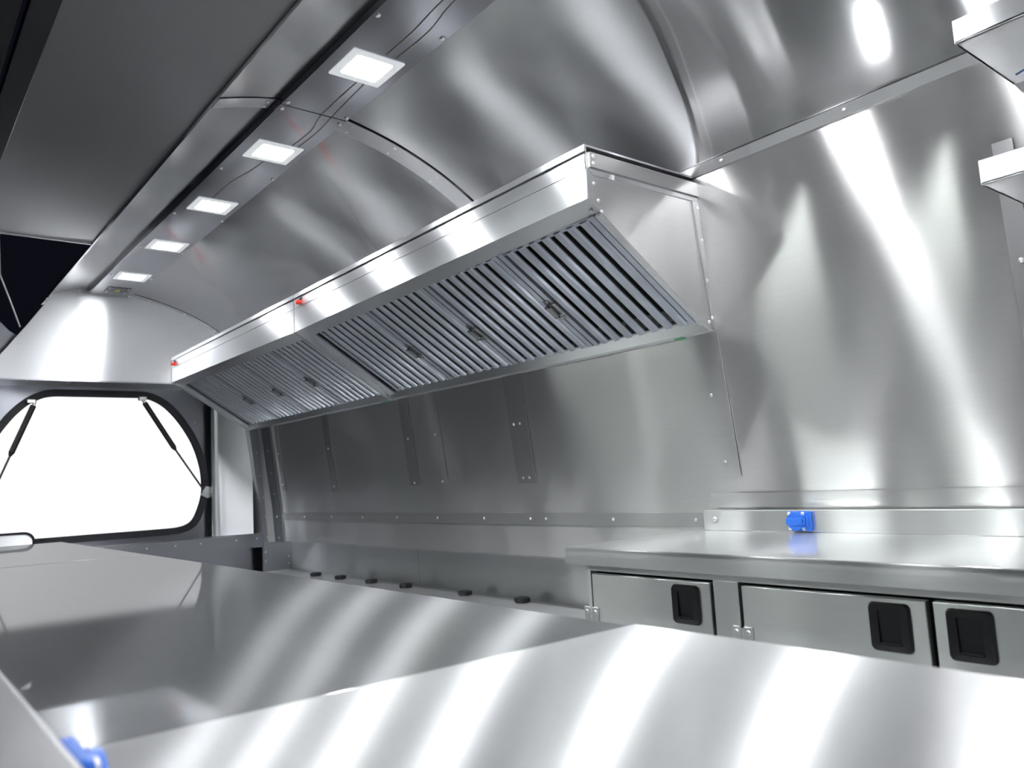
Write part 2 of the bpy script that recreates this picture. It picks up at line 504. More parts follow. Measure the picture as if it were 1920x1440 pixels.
b.prism([(1.2, 5.2), (3.72, 5.2), (3.35, 5.42), (3.0, 5.8), (2.75, 6.3), (2.6, 6.9), (1.2, 6.9)], YW, YW + 0.1)
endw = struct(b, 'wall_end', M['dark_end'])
rivet((8.98, YW, 2.55), (0, -1, 0), endw, SCR)
rivet((9.35, YW, 0.14), (0, -1, 0), endw, SCR)
# window: rubber frame around the opening
g_out = win_outline(0.17); g_in = win_outline(-0.05)
b = MB(); b.ring(g_out, g_in, YW - 0.14, YW + 0.02)
wfr = b.build('window_1', M['rubber']); tag(wfr, kind='structure')
# riveted ledge below the window
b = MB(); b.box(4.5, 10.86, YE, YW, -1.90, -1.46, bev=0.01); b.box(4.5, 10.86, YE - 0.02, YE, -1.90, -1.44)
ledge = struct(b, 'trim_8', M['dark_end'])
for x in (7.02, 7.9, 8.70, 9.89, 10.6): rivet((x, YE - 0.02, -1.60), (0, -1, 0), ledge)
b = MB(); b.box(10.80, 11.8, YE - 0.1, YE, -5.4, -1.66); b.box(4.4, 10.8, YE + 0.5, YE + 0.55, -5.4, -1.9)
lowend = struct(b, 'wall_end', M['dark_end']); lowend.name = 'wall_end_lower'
for x, z in ((10.87, -2.08), (10.87, -2.39), (11.7, -2.3), (11.7, -2.55)): rivet((x, YE - 0.1, z), (0, -1, 0), lowend)
# rounded bright corner panel between window and hood wall
b = MB()
arc = []
for i in range(17):
    u = i / 16; x = 9.42 + 1.2 * u
    arc.append((x, 28.45 - 0.55 * u ** 0.62))
poly = arc + [(10.62, 28.6), (9.42, 28.6)]
b.prism_z(poly, -1.44, 3.74)
post = struct(b, 'trim_9', M['end'])
# angled corner cover on the hood wall
def wstrip(y0, y1, z0, z1, name, mat='trim', t=0.02, rv=()):
    zs = [z0] + [z for _, z in WALL if z0 < z < z1] + [z1]
    b = MB(); b.sheet([(wall_x(z) - 0.012, z) for z in zs], y0, y1, t)
    o = struct(b, name, M[mat])
    for (y, z) in rv:
        n = wall_n(z); rivet((wall_x(z) + n.x * 0.04, y, z + n.z * 0.04), n, o)
    return o
wstrip(26.75, 27.5, -1.7, 2.12, 'trim_10', 'dark_end', 0.03, [(27.1, z) for z in (1.35, .55, -.2, -.85, -1.55)])
wstrip(25.7, 26.45, -1.7, 2.12, 'trim_11', 'dark_end', 0.03, [(26.1, z) for z in (1.35, .6, -.1, -.85, -1.55)])
b = MB(); pr = [(wall_x(z), z) for z in (-1.7, -0.52, 1.2, 2.12)]
b.loft([(pr[0][0], 26.75, pr[0][1]), (pr[0][0] - .22, 26.6, pr[0][1]), (pr[0][0], 26.45, pr[0][1])], [(pr[1][0], 26.75, pr[1][1]), (pr[1][0] - .22, 26.6, pr[1][1]), (pr[1][0], 26.45, pr[1][1])])
b.loft([(pr[1][0], 26.75, pr[1][1]), (pr[1][0] - .22, 26.6, pr[1][1]), (pr[1][0], 26.45, pr[1][1])], [(pr[3][0], 26.75, pr[3][1]), (pr[3][0] - .1, 26.6, pr[3][1]), (pr[3][0], 26.45, pr[3][1])])
struct(b, 'trim_12', M['trim'])
wstrip(25.15, 25.4, 0.0, 2.15, 'trim_13', 'batten', 0.012, [(25.28, 1.2), (25.28, .2)])
wstrip(21.45, 21.85, -0.12, 2.15, 'trim_14', 'batten', 0.012, [(21.65, 1.15), (21.65, .05)])
wstrip(17.0, 17.45, -0.05, 2.15, 'trim_15', 'batten', 0.012, [(17.2, 1.12), (17.2, 0.02)])
wstrip(15.75, 16.1, -0.05, 2.15, 'trim_16', 'wall', 0.008, [(15.95, 1.13), (15.95, 0.02)])
wstrip(12.55, 13.15, -0.12, 2.15, 'trim_17', 'batten', 0.012, [(12.78, 1.12), (12.98, 1.12), (12.74, 0.0), (12.94, 0.0)])
wstrip(7.62, 8.15, -0.15, 2.15, 'trim_18', 'wall', 0.02, [(7.92, 1.15), (7.86, .08)])
# riveted band low on the wall
b = MB(); b.sheet([(wall_x(-.95) - .01, -.97), (wall_x(-.72) - .01, -.73)], 8.25, 25.7, 0.012)
band = struct(b, 'trim_19', M['batten'])
for y in (23.97, 22.08, 20.17, 18.3, 16.4, 14.52, 12.91, 12.42, 10.53, 8.63):
    rivet((wall_x(-.85) - .03, y, -.85), (-1, 0, 0), band)
b = MB(); b.sheet([(wall_x(-.62) - .02, -.64), (wall_x(-.50) - .03, -.50), (wall_x(-.42) - .02, -.42)], Y0, 8.25, 0.012)
struct(b, 'trim_20', M['wall'])

# left side: low wall, hatch jambs, closed wall behind the camera
b = MB(); b.box(-0.05, 0.0, Y0, YW, -5.5, -1.3); struct(b, 'wall_left', M['end'])
LS = spline([(4.2, 6.34), (3.3, 6.05), (2.4, 5.5), (1.7, 4.75), (1.2, 3.6), (0.8, 2.0), (0.5, 0.0), (0.3, -1.3)], 4)
b = MB(); b.sheet(LS, Y0, -4.0, -0.05); struct(b, 'wall_left', M['wall']).name = 'wall_left_rear'
b = MB(); b.prism([(0.0, -5.5), (10.9, -5.5), (10.8, -.5), (10.2, 4.7)] + CES[1:] + HD[1:] + LS[1:], Y0 - 0.05, Y0)
struct(b, 'wall_rear', M['end'])
b = MB(); b.box(-0.5, 11.9, Y0 - 0.1, YW + 0.2, -5.6, -5.5); struct(b, 'floor', M['floor'])

# ================================================================== LAMPS
root = thing('ceiling_light', (5.91, 10.49, 6.5), 'x', 'ceiling light', 'square lamps in the ceiling strip')
def rr(cx, cy, hx, hy, r, n=4):
    out = []
    for (sx, sy, a0) in ((1, 1, 0), (-1, 1, 90), (-1, -1, 180), (1, -1, 270)):
        for k in range(n + 1):
            a = math.radians(a0 + 90 * k / n)
            out.append((cx + sx * (hx - r) + r * math.cos(a), cy + sy * (hy - r) + r * math.sin(a)))
    return out
def plate_ring_z(b, o, i, z0, z1, mat=0):
    n = len(o)
    V = [[b.bm.verts.new(W(x, y, z)) for x, y in L] for L, z in ((o, z0), (i, z0), (o, z1), (i, z1))]
    for k in range(n):
        j = (k + 1) % n
        for q in ((V[0][k], V[0][j], V[1][j], V[1][k]), (V[2][j], V[2][k], V[3][k], V[3][j]), (V[0][j], V[0][k], V[2][k], V[2][j]), (V[1][k], V[1][j], V[3][j], V[3][k])):
            b.bm.faces.new(q).material_index = mat
b = MB(); plate_ring_z(b, rr(5.91, 10.49, .44, .44, .02), rr(5.91, 10.49, .31, .31, .05), 6.482, 6.499)
b.build('lamp_frame', M['led_frame'], root)
b = MB(); b.prism_z(rr(5.91, 10.49, .31, .31, .05), 6.484, 6.495); b.build('diffuser', M['led'], root)
names = ['largest and nearest of the lit square ceiling lamps', 'second lit square ceiling lamp from the front, just past the strip joint',
         'middle one of the five lit square ceiling lamps', 'fourth lit square ceiling lamp, second from the bulkhead',
         'smallest lit square ceiling lamp, beside the yellow warning plate']
root['label'] = names[0]
for i, y in enumerate((14.27, 17.77, 21.3, 24.83)):
    c = copy_tree(root); c.location = W(5.93, y, 6.5); c['label'] = names[i + 1]
for y, w_ in ((7.2, 'first'), (4.2, 'second'), (1.6, 'third'), (-1.5, 'fourth'), (-5.0, 'fifth'), (-8.5, 'last')):
    c = copy_tree(root); c.location = W(5.91, y, 6.5); c['label'] = w_ + ' of the lit ceiling lamps above and behind the viewpoint, outside the photograph'
# hall lights hanging outside the open hatch
M['tube'] = plain('hall tube light', (0.9, 0.9, 0.9), 0.5, emit=(0.93, 1.0, 0.96), es=HALL)
hl = thing('hall_light', (-14, 35, 9.5), 'x', 'hall light', 'hall lights hanging outside the open hatch')
b = MB(); b.box(-18, -10, 34.78, 35.22, 9.42, 9.6); b.build('tube_cover', M['tube'], hl)
b = MB(); b.box(-18.1, -9.9, 34.6, 35.4, 9.6, 9.9, bev=.03); b.build('housing', M['frame'], hl)
for x in (-16, -12):
    b = MB(); b.cyl((x, 35, 9.9), (x, 35, 18), .06, .06, 8); b.build('rod', M['frame'], hl)
b = MB(); b.box(-30, -4, -5, 60, 18, 18.3); struct(b, 'ceiling', M['gap']).name = 'ceiling_hall'
hl['label'] = 'farthest hall light hanging outside the open hatch, not in the photograph'
for (y, lab) in ((30.3, 'third hall light hanging outside the open hatch, not in the photograph'), (20.7, 'second hall light hanging outside the open hatch, not in the photograph'), (14.5, 'nearest hall light hanging outside the open hatch, not in the photograph')):
    c = copy_tree(hl); c.location = W(-14, y, 9.5); c['label'] = lab
# warning plate
root = thing('warning_plate', (5.94, 26.65, 6.5), 'dark screwed cover plate with a yellow triangle at the far end of the ceiling strip', 'sign')
b = MB(); b.box(5.62, 6.26, 26.32, 27.0, 6.485, 6.5, bev=.004); pl = b.build('plate', M['plate'], root)
b = MB(); b.prism_z([(5.86, 26.82), (6.04, 26.82), (5.95, 26.5)], 6.481, 6.485); b.build('warning_triangle', M['yellow'], root)
for x, y in ((5.67, 26.4), (6.21, 26.4), (5.67, 26.92), (6.21, 26.92)): rivet((x, y, 6.484), (0, 0, -1), root, RIV, 'screw')
# thin beige traces along the strip, built as fine tubes
def trace(pts, label):
    P = spline([(x, y) for x, y in pts], 6)
    b = MB(); b.tube([(x, y, 6.493) for x, y in P], 0.005, 6)
    tag(b.build('thin_trace', M['trace']), label, 'trace', 'thin traces along the ceiling strip')
trace([(5.90, 7.0), (5.91, 8.38), (5.97, 9.23), (5.97, 9.98)], 'single thin beige trace in front of the nearest ceiling lamp')
trace([(5.99, 10.97), (6.02, 12.32), (6.14, 13.0), (6.12, 13.8)], 'thin beige trace between first and second ceiling lamps, on the window side')
trace([(6.04, 7.0), (6.05, 8.29), (6.16, 9.1), (6.15, 9.98)], 'thin beige trace in front of the nearest ceiling lamp, on its hood side')
trace([(6.12, 10.97), (6.20, 12.2), (6.26, 13.0), (6.24, 13.8)], 'thin beige trace between first and second ceiling lamps, on the hood side')
trace([(5.95, 14.75), (5.9, 15.4), (5.78, 16.2), (5.78, 17.25)], 'thin beige trace between second and third ceiling lamps')

# ================================================================== HATCH FLAP (open, above the serving side)
root = thing('serving_hatch', (4.2, 10.0, 6.3), 'large open serving hatch with dull steel liner and dark frame at upper left', 'hatch')
FL = spline([(4.16, 6.32), (3.5, 6.30), (2.8, 6.29), (2.2, 6.30), (1.72, 6.32)], 5)
b = MB(); b.sheet(FL, -3.5, 21.25, -0.04); b.build('liner', M['flap'], root)
b = MB()
b.box(1.40, 1.72, -3.5, 21.25, 6.20, 6.36, bev=.01); b.box(0.95, 1.36, -3.5, 21.0, 6.30, 6.42, bev=.01)
b.box(0.80, 0.92, -3.5, 21.0, 6.1, 6.4, bev=.02); b.box(0.3, 0.8, -3.5, 21.0, 6.3, 6.45, bev=.01); b.box(-1.2, 0.3, -3.5, 21.0, 6.2, 6.3, bev=.01)
b.build('hatch_frame', M['frame'], root)
b = MB(); b.box(1.5, 4.14, 21.24, 21.30, 6.26, 6.40, bev=.01); b.build('edge_trim', M['trim'], root)
b = MB(); b.tube([(2.2, 21.2, 6.27), (2.43, 23.0, 5.71), (2.69, 23.0, 4.99), (2.88, 23.0, 4.42)], 0.022)
b.build('support_rod', M['trim'], root)

# gas struts of the end window
def strut(p0, p1, p2, label, bracket):
    root = thing('gas_strut', p0, label, 'gas strut', 'gas struts across the white window')
    b = MB(); b.cyl(p0, p1, 0.085, 0.085, 20); 
    d = (Vector(p1) - Vector(p0)).normalized(); q = Vector(p1) + d * 0.12
    b.cyl(p1, tuple(q), 0.085, 0.04, 20); b.build('cylinder', M['black'], root)
    b = MB(); b.cyl(p1, p2, 0.032, 0.032, 20); b.build('rod', M['plate'], root)
    b = MB(); e = Vector(p0) - d * 0.16; b.cyl(tuple(e), p0, 0.035, 0.05, 20); b.box(p0[0] - .18, p0[0] + .06, p0[1] - .05, p0[1] + .12, p0[2] + .08, p0[2] + .2, bev=.015)
    b.build('ball_joint', M['chrome'], root)
    if bracket:
        b = MB(); b.prism([(9.12, .0), (9.3, .3), (9.62, .22), (9.66, -.02), (9.35, -.12)], 28.8, 28.86)
        b.cyl((9.25, 28.7, .12), (9.25, 28.86, .12), .09, .09, 20); b.cyl((9.52, 28.76, .08), (9.52, 28.8, .08), .05, .05, 20)
        b.build('bracket', M['chrome'], root)
strut((7.26, 28.75, 3.20), (8.2, 28.75, 1.68), (9.2, 28.75, 0.16), 'right gas strut, sloping across the white window to a bright bracket', True)
strut((4.0, 28.75, 3.05), (3.44, 28.75, 1.60), (2.75, 28.75, -0.2), 'left gas strut, sloping across the white window near the photo edge', False)

# rounded light panel end by the lower left of the window
root = thing('fold_down_panel', (3.0, 28.6, -1.3), 'light brushed panel end with round corners and black edging, lower left of the window', 'panel')
def rr2(x0, x1, z0, z1, r):
    return rr((x0 + x1) / 2, (z0 + z1) / 2, (x1 - x0) / 2, (z1 - z0) / 2, r, 6)
b = MB(); b.ring(rr2(0.6, 4.06, -1.46, -0.83, .29), rr2(0.66, 4.0, -1.41, -0.89, .25), 28.42, 28.62); b.build('gasket', M['rubber'], root)
b = MB(); b.prism(rr2(0.66, 4.0, -1.41, -0.89, .25), 28.46, 28.6); b.build('panel', M['end'], root)

# ================================================================== HOODS
def hood(ya, yb, zb0, zb1, zt0, zt1, label, near):
    root = thing('exhaust_hood', (9.0, (ya + yb) / 2, 3.7), label, 'exhaust hood', 'exhaust hood modules along the wall')
    def P2(prof, y0, y1, b, mat=0):
        """prof: function f(zb, zt) -> list of (x,z)"""
        def at(y):
            u = (y - ya) / (yb - ya)
            return prof(zb0 + (zb1 - zb0) * u, zt0 + (zt1 - zt0) * u)
        b.loft([(x, y0, z) for x, z in at(y0)], [(x, y1, z) for x, z in at(y1)], mat)
    e = 0.02
    b = MB()
    P2(lambda zb, zt: [(7.79, zb), (7.79, zt - .36), (7.83, zt - .36), (7.83, zb + .03), (8.16, zb - .06), (8.14, zb - .10)], ya + e, yb - e, b)
    b.build('lower_front_band', M['hood'], root)
    b = MB()
    P2(lambda zb, zt: [(7.80, zt - .34), (7.80, zt - .12), (7.86, zt - .12), (7.86, zt - .34)], ya + e, yb - e, b)
    b.build('upper_front_band', M['hood'], root)
    b = MB()
    P2(lambda zb, zt: [(7.77, zt - .105), (7.79, zt), (10.2, zt), (10.2, zt - .03), (7.82, zt - .03), (7.82, zt - .105)], ya, yb, b)
    b.build('top_cap', M['hood'], root)
    # near-black sheet painting the shade in the folds between the bands
    b = MB(); P2(lambda zb, zt: [(7.82, zt - .37), (7.82, zt - .1), (7.88, zt - .1), (7.88, zt - .37)], ya + e, yb - e, b)
    b.build('fold_shade', M['gap'], root)
    # gutter along the wall
    b = MB(); b.prism([(10.28, 2.34), (10.30, 2.15), (10.44, 2.12), (10.44, 2.17), (10.34, 2.19), (10.33, 2.36)], ya + e, yb - e)
    b.build('grease_gutter', M['hood'], root)
    # end plates
    def endplate(y0, y1, zb, zt, mat, name):
        b = MB(); b.prism([(7.80, zb), (7.80, zt - .11), (10.22, zt - .11), (wall_x(3.5) - .02, 3.5), (10.43, 2.14), (10.30, 2.16), (8.02, zb - .14)], y0, y1)
        return b.build(name, mat, root)
    endplate(ya, ya + .03, zb0, zt0, M['hoodend'], 'end_panel')
    endplate(yb - .03, yb, zb1, zt1, M['hoodend'], 'end_panel')
    if near:
        # raised upper band, bright flange and riveted edges on the visible end
        b = MB(); b.prism([(7.84, zt0 - .34), (7.84, zt0 - .12), (10.23, zt0 - .12), (10.24, zt0 - .34)], ya - .05, ya)
        ub = b.build('end_band', M['hoodend'], root)
        for z in (zt0 - .175, zt0 - .28): rivet((7.9, ya - .05, z), (0, -1, 0), root)
        b = MB(); b.loft([(7.84, ya - .02, zt0 - .36), (10.25, ya - .02, zt0 - .36), (10.25, ya - .02, zt0 - .42), (7.93, ya - .02, zt0 - .44)],
                         [(7.84, ya - .0, zt0 - .36), (10.25, ya - .0, zt0 - .36), (10.25, ya - .0, zt0 - .42), (7.93, ya - .0, zt0 - .44)])
        b.build('end_flange', M['hood'], root)
        b = MB(); b.prism([(10.10, 4.22), (10.24, 4.22), (10.46, 2.12), (10.36, 2.2)], ya - .03, ya)
        b.build('wall_flange', M['trim'], root)
        for x, z in ((7.93, zt0 - .56), (8.0, zb0 - .0), (8.05, 3.70)): rivet((x, ya - .005, z), (0, -1, 0), root)
        for z in (4.12, 3.6, 2.95, 2.35): rivet((10.22 + (4.12 - z) * .08, ya - .03, z), (0, -1, 0), root)
        rivet((10.28, ya - .03, 2.28), (0, -1, 0), root)
        rivet((8.02, ya + .18, zb0 - .085), (-.2, 0, -1), root)
        # end rail beside the first filter
    # rails at both ends, along the slope
    top = (8.10, 3.72); bot = (10.33, 2.28)
    d = (Vector(bot) - Vector(top)); L = d.length; d.normalize(); n = Vector((d.y, -d.x))   # faces down and to the room
    if n.y > 0: n = -n
    def S(u, h):      # u along slope, h towards room
        q = Vector(top) + d * u + n * h; return (q.x, q.y)
    def slope_box(b, u0, u1, y0, y1, h0, h1, mat=0):
        pr = [S(u0, h0), S(u1, h0), S(u1, h1), S(u0, h1)]
        b.prism(pr, y0, y1, mat)
    b = MB(); slope_box(b, 0.0, L + .08, ya + .03, ya + .17, 0.0, .05); b.build('side_rail', M['hood'], root)
    b = MB(); slope_box(b, 0.0, L + .08, yb - .30, yb - .03, 0.0, .04); b.build('side_rail', M['filter'], root)
    b = MB(); slope_box(b, 0.0, L, ya + .03, yb - .03, -.36, -.33); b.build('back_plate', M['filter_shade'], root)  # painted near-black for the shade behind the channels
    # four baffle filters
    f0 = ya + .22; f1 = yb - .42; w = (f1 - f0) / 4
    b = MB(); y = f0; g = .018
    slope_box(b, .02, L - .02, y + g, y + .13, -.12, .0); slope_box(b, .02, L - .02, y + w - .13, y + w - g, -.12, .0)
    slope_box(b, .02, .10, y + g, y + w - g, -.12, -.03); slope_box(b, L - .10, L - .02, y + g, y + w - g, -.12, -.03)
    k = 7; a0 = y + .13; a1 = y + w - .13; pch = (a1 - a0) / k
    for i in range(k):
        c = a0 + pch * (i + .5); hw = pch * .305
        # folded channel, mouth to the back
        ring = []
        prof = [(-hw, -.055), (-hw, -.03), (-hw * .55, .0), (hw * .62, .0), (hw, -.025), (hw, -.05), (hw - .014, -.05), (hw - .014, -.034), (0, -.012), (-hw + .014, -.04), (-hw + .014, -.055)]
        A = []; B_ = []
        for (yy, h) in prof:
            q = S(.06, h); A.append((q[0], c + yy, q[1])); q = S(L - .06, h); B_.append((q[0], c + yy, q[1]))
        b.loft(A, B_)
        if i < k - 1 or True:
            cc = c + pch * .5
            prof2 = [(-hw * .75, -.2), (hw * .75, -.2), (hw * .75, -.19), (-hw * .75, -.19)]
            A = []; B_ = []
            for (yy, h) in prof2:
                q = S(.06, h); A.append((q[0], cc + yy, q[1])); q = S(L - .06, h); B_.append((q[0], cc + yy, q[1]))
            b.loft(A, B_, 1)
    filt = b.build('baffle_filter', [M['filter'], M['filter_shade']], root)
    for j in range(1, 4):
        c_ = filt.copy(); sc.collection.objects.link(c_); c_.parent = root
        c_.location = filt.location + Vector((0, w * j * U, 0))
    # latches over the filter joints
    b = MB(); u0 = L * .47; yc = f0 + w
    slope_box(b, u0, u0 + .5, yc - .07, yc + .07, .0, .015)
    slope_box(b, u0 + .1, u0 + .4, yc - .17, yc - .0, .015, .03)
    slope_box(b, u0 + .1, u0 + .4, yc - .04, yc + .07, .05, .085); slope_box(b, u0 + .1, u0 + .13, yc - .04, yc + .07, .015, .085); slope_box(b, u0 + .37, u0 + .4, yc - .04, yc + .07, .015, .085)
    for uu in (u0 + .05, u0 + .45):
        for yy in (-.035, .035):
            q = S(uu, .015); q2 = S(uu, .035); b.cyl((q[0], yc + yy, q[1]), (q2[0], yc + yy, q2[1]), .022, .014, 8)
    lat = b.build('filter_latch', M['latch'], root)
    for j in (1, 2):
        c_ = lat.copy(); sc.collection.objects.link(c_); c_.parent = root; c_.location = lat.location + Vector((0, w * j * U, 0))
    # red button near the far end of the upper band
    yr = yb - .37; zc = (zt1 - .23)
    b = MB(); b.cyl((7.80, yr, zc - .03), (7.70, yr, zc - .03), .06, .055, 20); b.cyl((7.70, yr, zc - .03), (7.67, yr, zc - .03), .055, .03, 20); bt = b.build('red_button', M['red'], root)
    b = MB(); b.box(7.76, 7.80, yr - .05, yr + .05, zc + .03, zc + .09, bev=.01); b.build('button_collar', M['black'], root)
    return root
hood(7.70, 17.68, 3.85, 3.70, 4.65, 4.61, 'nearest module of the long steel exhaust hood, with its slanted end panel in view', True)
hood(17.71, 27.52, 3.70, 3.745, 4.61, 4.575, 'far module of the long steel exhaust hood, reaching the bulkhead over the window', False)
# green stickers on the gutters
for (y, lab) in ((8.25, 'small green sticker on the gutter at the near end of the hood'), (17.95, 'small green sticker on the gutter by the joint of the hood modules')):
    b = MB(); b.box(10.34, 10.42, y, y + .2, 2.125, 2.133); tag(b.build('sticker', M['green']), lab, 'sticker')

# ================================================================== CENTRAL COUNTER
root = thing('central_counter', (2.6, 9.0, -5.5), 'long reflective steel counter crossing the foreground, made of joined sheets', 'counter')
b = MB(); b.box(0.56, 4.42, 4.22, 17.38, -1.2, -1.12, bev=.012); b.build('middle_sheet', M['mid'], root)
b = MB(); b.box(0.56, 4.42, 17.42, 26.35, -1.2, -1.12, bev=.012); b.build('far_sheet', M['mid'], root)
b = MB(); b.box(0.56, 4.45, Y0 + .3, 4.20, -1.2, -1.108, bev=.02); b.build('near_sheet', M['near'], root)
b = MB(); b.box(0.6, 4.30, Y0 + .3, 26.3, -5.5, -1.2); b.build('base_cabinet', M['cab'], root)
for ya_, zt_ in ((4.19, -1.123), (17.385, -1.125)):
    b = MB(); b.box(0.58, 4.36, ya_, ya_ + .03, -1.16, zt_); b.build('sealant_joint', M['trim'], root)

root = thing('raised_ledge', (0.3, 10.0, -1.3), 'blurred raised steel ledge along the serving side, bottom left corner', 'ledge')
b = MB(); b.box(0.02, 0.553, Y0 + .3, 26.0, -1.3, -0.80, bev=.03); b.build('ledge_body', M['trim'], root)

# ================================================================== SOCKETS (face towards -x, built at origin of their centre)
def socket(name, loc, label, rz=0.0):
    """panel socket: square body, round hinged lid, four screws; faces -x before rotation"""
    root = bpy.data.objects.new(name, None); sc.collection.objects.link(root)
    tag(root, label, 'power socket', None)
    def L2(bm_pts): return bm_pts
    def add(mb, nm, mat):
        bmesh.ops.translate(mb.bm, verts=mb.bm.verts, vec=(0, 0, -EYE))
        o = mb.build(nm, mat); o.parent = root; return o
    b = MB(); b.box(-.07, 0, -.185, .185, -.14, .14, bev=.02); add(b, 'socket_body', M['blue'])
    b = MB(); b.cyl((-.07, .03, 0), (-.115, .03, 0), .135, .128, 32); b.box(-.135, -.10, -.09, .17, -.045, .045, bev=.01)
    b.box(-.115, -.07, -.13, .03, -.05, .05, bev=.008)
    add(b, 'hinged_lid', M['blue'])
    b = MB(); b.box(-.10, -.07, -.165, -.135, -.075, .075, bev=.008); b.box(-.10, -.07, -.15, -.10, .06, .075); b.box(-.10, -.07, -.15, -.10, -.075, -.06); add(b, 'hinge', M['blue'])
    for y in (.145, -.075):
        for z in (.105, -.105):
            o = bpy.data.objects.new('screw', RIV); sc.collection.objects.link(o); o.parent = root
            o.rotation_euler = (0, math.radians(-90), 0); o.location = (-.07 * U, y * U, z * U)
    root.location = W(*loc); root.rotation_euler = (0, 0, rz)
    return root
socket('power_socket', (10.575, 6.58, -.835), 'blue lidded power socket on the upstand of the side worktop')
socket('power_socket', (0.553, 3.22, -.98), 'blurred blue power socket on the raised ledge, bottom left', math.pi)

# ================================================================== SIDE CABINET + WORKTOP
root = thing('worktop', (9.2, 3.0, -1.1), 'steel side worktop with folded lip and low upstand against the wall', 'worktop')
b = MB()
b.prism([(7.70, -1.23), (7.70, -1.03), (7.703, -1.015), (7.71, -1.005), (7.722, -1.0), (10.7, -1.0), (10.7, -1.04), (7.76, -1.04), (7.75, -1.21), (7.78, -1.21), (7.78, -1.23)], Y0 + .2, 8.52)
b.box(7.76, 10.7, 8.46, 8.52, -1.23, -1.04)
b.build('top_sheet', M['worktop'], root)
b = MB(); b.box(10.58, 10.70, Y0 + .2, 8.33, -1.0, -.68, bev=.01); us = b.build('upstand', M['cab'], root)
rivet((10.575, 8.1, -.82), (-1, 0, 0), root, SCR, 'bolt')
root = thing('base_cabinet', (9.2, 3.0, -5.5), 'steel base cabinet with black recessed pull handles under the side worktop', 'cabinet')
XF = 7.86
b = MB()
b.box(8.05, 10.7, Y0 + .3, 8.26, -5.5, -1.06); b.build('carcass', M['cab'], root)
b = MB(); b.box(7.98, 8.05, Y0 + .35, 8.2, -5.3, -1.25); b.build('gap_shade', M['gap'], root)  # near-black sheet painting the shade in the door gaps
b = MB()
def fr(y0, y1, z0, z1): b.box(XF, 7.98, y0, y1, z0, z1, bev=.006)
fr(8.2, 8.27, -5.4, -1.06); fr(Y0 + .3, 8.2, -1.325, -1.06); fr(5.775, 6.13, -5.4, -1.325); fr(Y0 + .3, 8.2, -5.4, -5.1); fr(0.9, 1.2, -5.4, -1.325)
b.build('face_frame', M['cab'], root)
def door(y0, y1, label=None, hy=None, hinge=None):
    b = MB(); b.box(XF - .01, XF + .07, y0, y1, -5.05, -1.36, bev=.01); d = b.build('door', M['cab'], root)
    if hy is not None:
        hz = -1.64
        b = MB()
        o_ = rr(hy, hz, .205, .235, .05, 5); i_ = rr(hy, hz - .005, .11, .165, .015, 5)
        n = len(o_)
        xo = XF - .01
        V = [[b.bm.verts.new(W(x, y, z)) for y, z in L_] for L_, x in ((o_, xo - .012), (i_, xo - .035), (o_, xo), (i_, xo))]
        mid = [(hy + (y - hy) * .93, hz + (z - hz) * .93) for y, z in o_]
        V.append([b.bm.verts.new(W(xo - .045, y, z)) for y, z in mid])
        for k_ in range(n):
            j = (k_ + 1) % n
            for q in ((V[0][k_], V[0][j], V[4][j], V[4][k_]), (V[4][k_], V[4][j], V[1][j], V[1][k_]), (V[0][j], V[0][k_], V[2][k_], V[2][j]), (V[1][k_], V[1][j], V[3][j], V[3][k_]), (V[2][k_], V[2][j], V[3][j], V[3][k_])):
                b.bm.faces.new(q)
        h = b.build('handle', M['black'], d)
        b = MB(); b.loft([(xo - .002, hy - .108, hz - .17), (xo - .002, hy + .108, hz - .17), (xo - .002, hy + .108, hz + .158), (xo - .002, hy - .108, hz + .158)],
                         [(xo - .004, hy - .108, hz - .17), (xo - .004, hy + .108, hz - .17), (xo - .024, hy + .108, hz + .158), (xo - .024, hy - .108, hz + .158)])
        b.loft([(xo - .004, hy - .1, hz - .165), (xo - .004, hy + .1, hz - .165), (xo - .004, hy + .1, hz - .15), (xo - .004, hy - .1, hz - .15)],
               [(xo - .04, hy - .1, hz - .165), (xo - .04, hy + .1, hz - .165), (xo - .04, hy + .1, hz - .15), (xo - .04, hy - .1, hz - .15)])
        b.build('paddle', M['black'], d)
    if hinge is not None:
        b = MB(); x = XF - .012
        for zc in (-1.93,):
            b.box(x - .02, x, hinge - .14, hinge - .02, zc - .14, zc + .12, bev=.012); b.box(x - .02, x, hinge + .02, hinge + .13, zc - .14, zc + .12, bev=.012)
            b.cyl((x - .02, hinge, zc - .13), (x - .02, hinge, zc + .1), .028, .028, 20)
            for dy in (-.085, .075): b.cyl((x - .02, hinge + dy, zc + .05), (x - .032, hinge + dy, zc + .05), .032, .024, 20)
        b.build('hinge', M['chrome'], d)
    return d
door(6.17, 8.17, hy=6.54, hinge=8.21)
door(3.66, 5.73, hy=4.02, hinge=5.75)
door(1.24, 3.60, hy=3.28)
door(-1.6, 0.86)

# ================================================================== NICHE COUNTER WITH BLACK FEET
root = thing('niche_shelf', (10.5, 16.0, -2.76), 'low steel counter set in the niche under the hood wall', 'shelf')
b = MB(); b.box(8.2, 11.8, 8.35, YE - .12, -2.80, -2.74, bev=.01); b.build('shelf_sheet', M['cab'], root)
b = MB(); b.box(8.3, 11.8, 8.4, YE - .12, -5.5, -2.80); b.build('base_panel', M['cab'], root)
P0 = [(11.20, 24.2), (11.25, 22.6), (11.28, 20.75), (11.30, 18.9), (11.36, 16.25), (11.42, 14.15)]
labs = ['farthest black rubber cap on the niche shelf, next to the corner', 'second black rubber cap from the far corner on the niche shelf', 'third black rubber cap from the far corner on the niche shelf',
        'fourth black rubber cap from the far corner, just before the back panel joint', 'flat black rubber cap just on the near side of the back panel joint', 'nearest black rubber cap on the niche shelf, next to the side cabinet']
proto = None
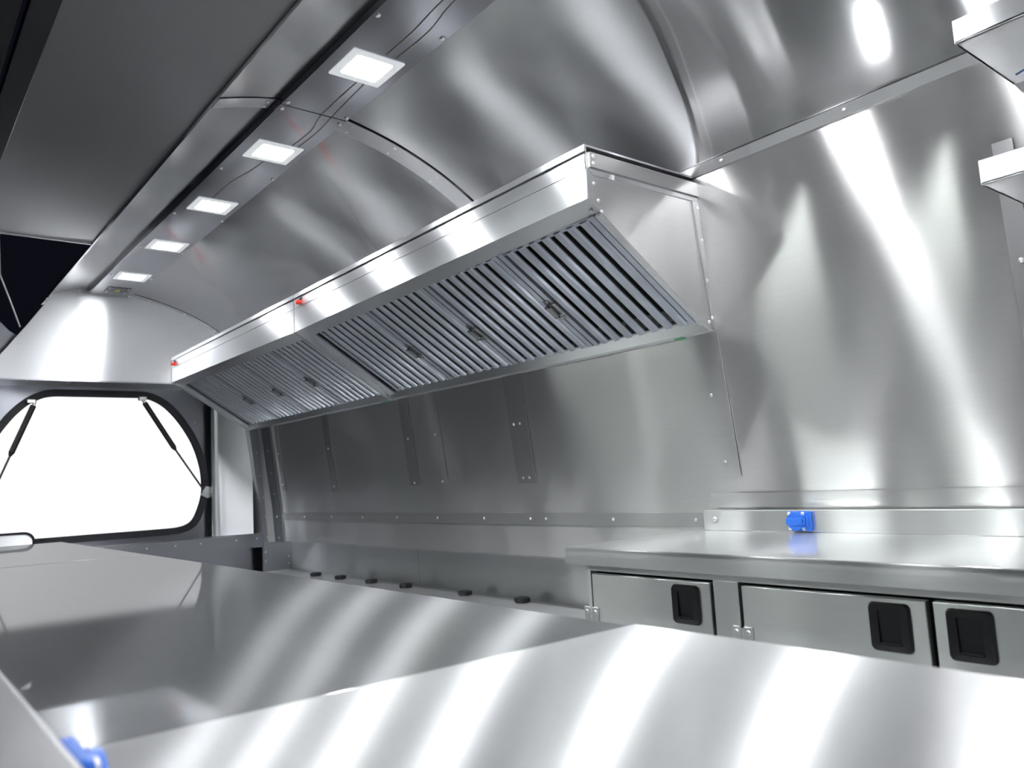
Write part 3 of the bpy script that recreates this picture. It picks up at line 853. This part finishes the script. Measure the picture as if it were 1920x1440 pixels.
for i, (x, y) in enumerate(P0):
    if proto is None:
        b = MB()
        b.cyl((x, y, -2.74), (x, y, -2.70), .15, .17, 20); b.cyl((x, y, -2.70), (x, y, -2.655), .17, .17, 20); b.cyl((x, y, -2.655), (x, y, -2.63), .17, .13, 20)
        for k in range(6):
            a = math.pi / 3 * k; b.box(x + .16 * math.cos(a) - .02, x + .16 * math.cos(a) + .02, y + .16 * math.sin(a) - .02, y + .16 * math.sin(a) + .02, -2.72, -2.64)
        bmesh.ops.translate(b.bm, verts=b.bm.verts, vec=-W(x, y, -2.74))
        proto = b.build('rubber_cap', M['rubber']); o = proto
    else:
        o = proto.copy(); sc.collection.objects.link(o)
    o.location = W(x, y, -2.74)
    tag(o, labs[i], 'rubber cap', 'black rubber caps on the niche shelf')
tag(proto, labs[0])

# ================================================================== WALL SHELVES + UPRIGHT
def shelf(z, y1, label):
    xw = wall_x(z) - .02
    root = thing('wall_shelf', (9.5, 1.0, z), label, 'shelf', 'steel shelves at the right edge')
    b = MB(); b.box(8.64, xw, -6.0, y1, z, z + .03, bev=.006); b.build('shelf_sheet', M['top'], root)
    b = MB(); b.box(8.64, 8.68, -6.0, y1, z, z + .255, bev=.008); b.box(8.68, 8.74, -6.0, y1, z + .23, z + .255); b.build('front_lip', M['hood'], root)
    b = MB(); b.box(8.68, xw, y1 - .03, y1, z, z + .2, bev=.006); b.build('end_lip', M['hood'], root)
    return root
s1 = shelf(4.21, 3.10, 'upper of two steel wall shelves at the top right corner')
b = MB(); b.tube([(9.95, 2.98, 4.205), (9.9, 2.88, 4.205), (9.93, 2.78, 4.205)], .012); b.build('marker_scribble', M['pen'], s1)
b = MB(); b.tube([(9.0, 2.5, 4.205), (9.1, 2.4, 4.205), (8.98, 2.3, 4.205), (9.08, 2.2, 4.205)], .008); b.build('marker_scribble', M['pen'], s1)
shelf(2.67, 3.02, 'lower of two steel wall shelves, over the riveted upright')
zs = [0.2, 1.2, 2.1, 3.0, 3.62]
b = MB(); b.sheet([(wall_x(z) - .015, z) for z in zs], 3.20, 3.42, .02)
upr = tag(b.build('shelf_upright', M['trim']), 'flat riveted steel upright on the wall behind the lower shelf', 'bracket')
for z in (3.42, 2.2, 1.0):
    n = wall_n(z); rivet((wall_x(z) + n.x * .045, 3.3, z + n.z * .045), n, upr)
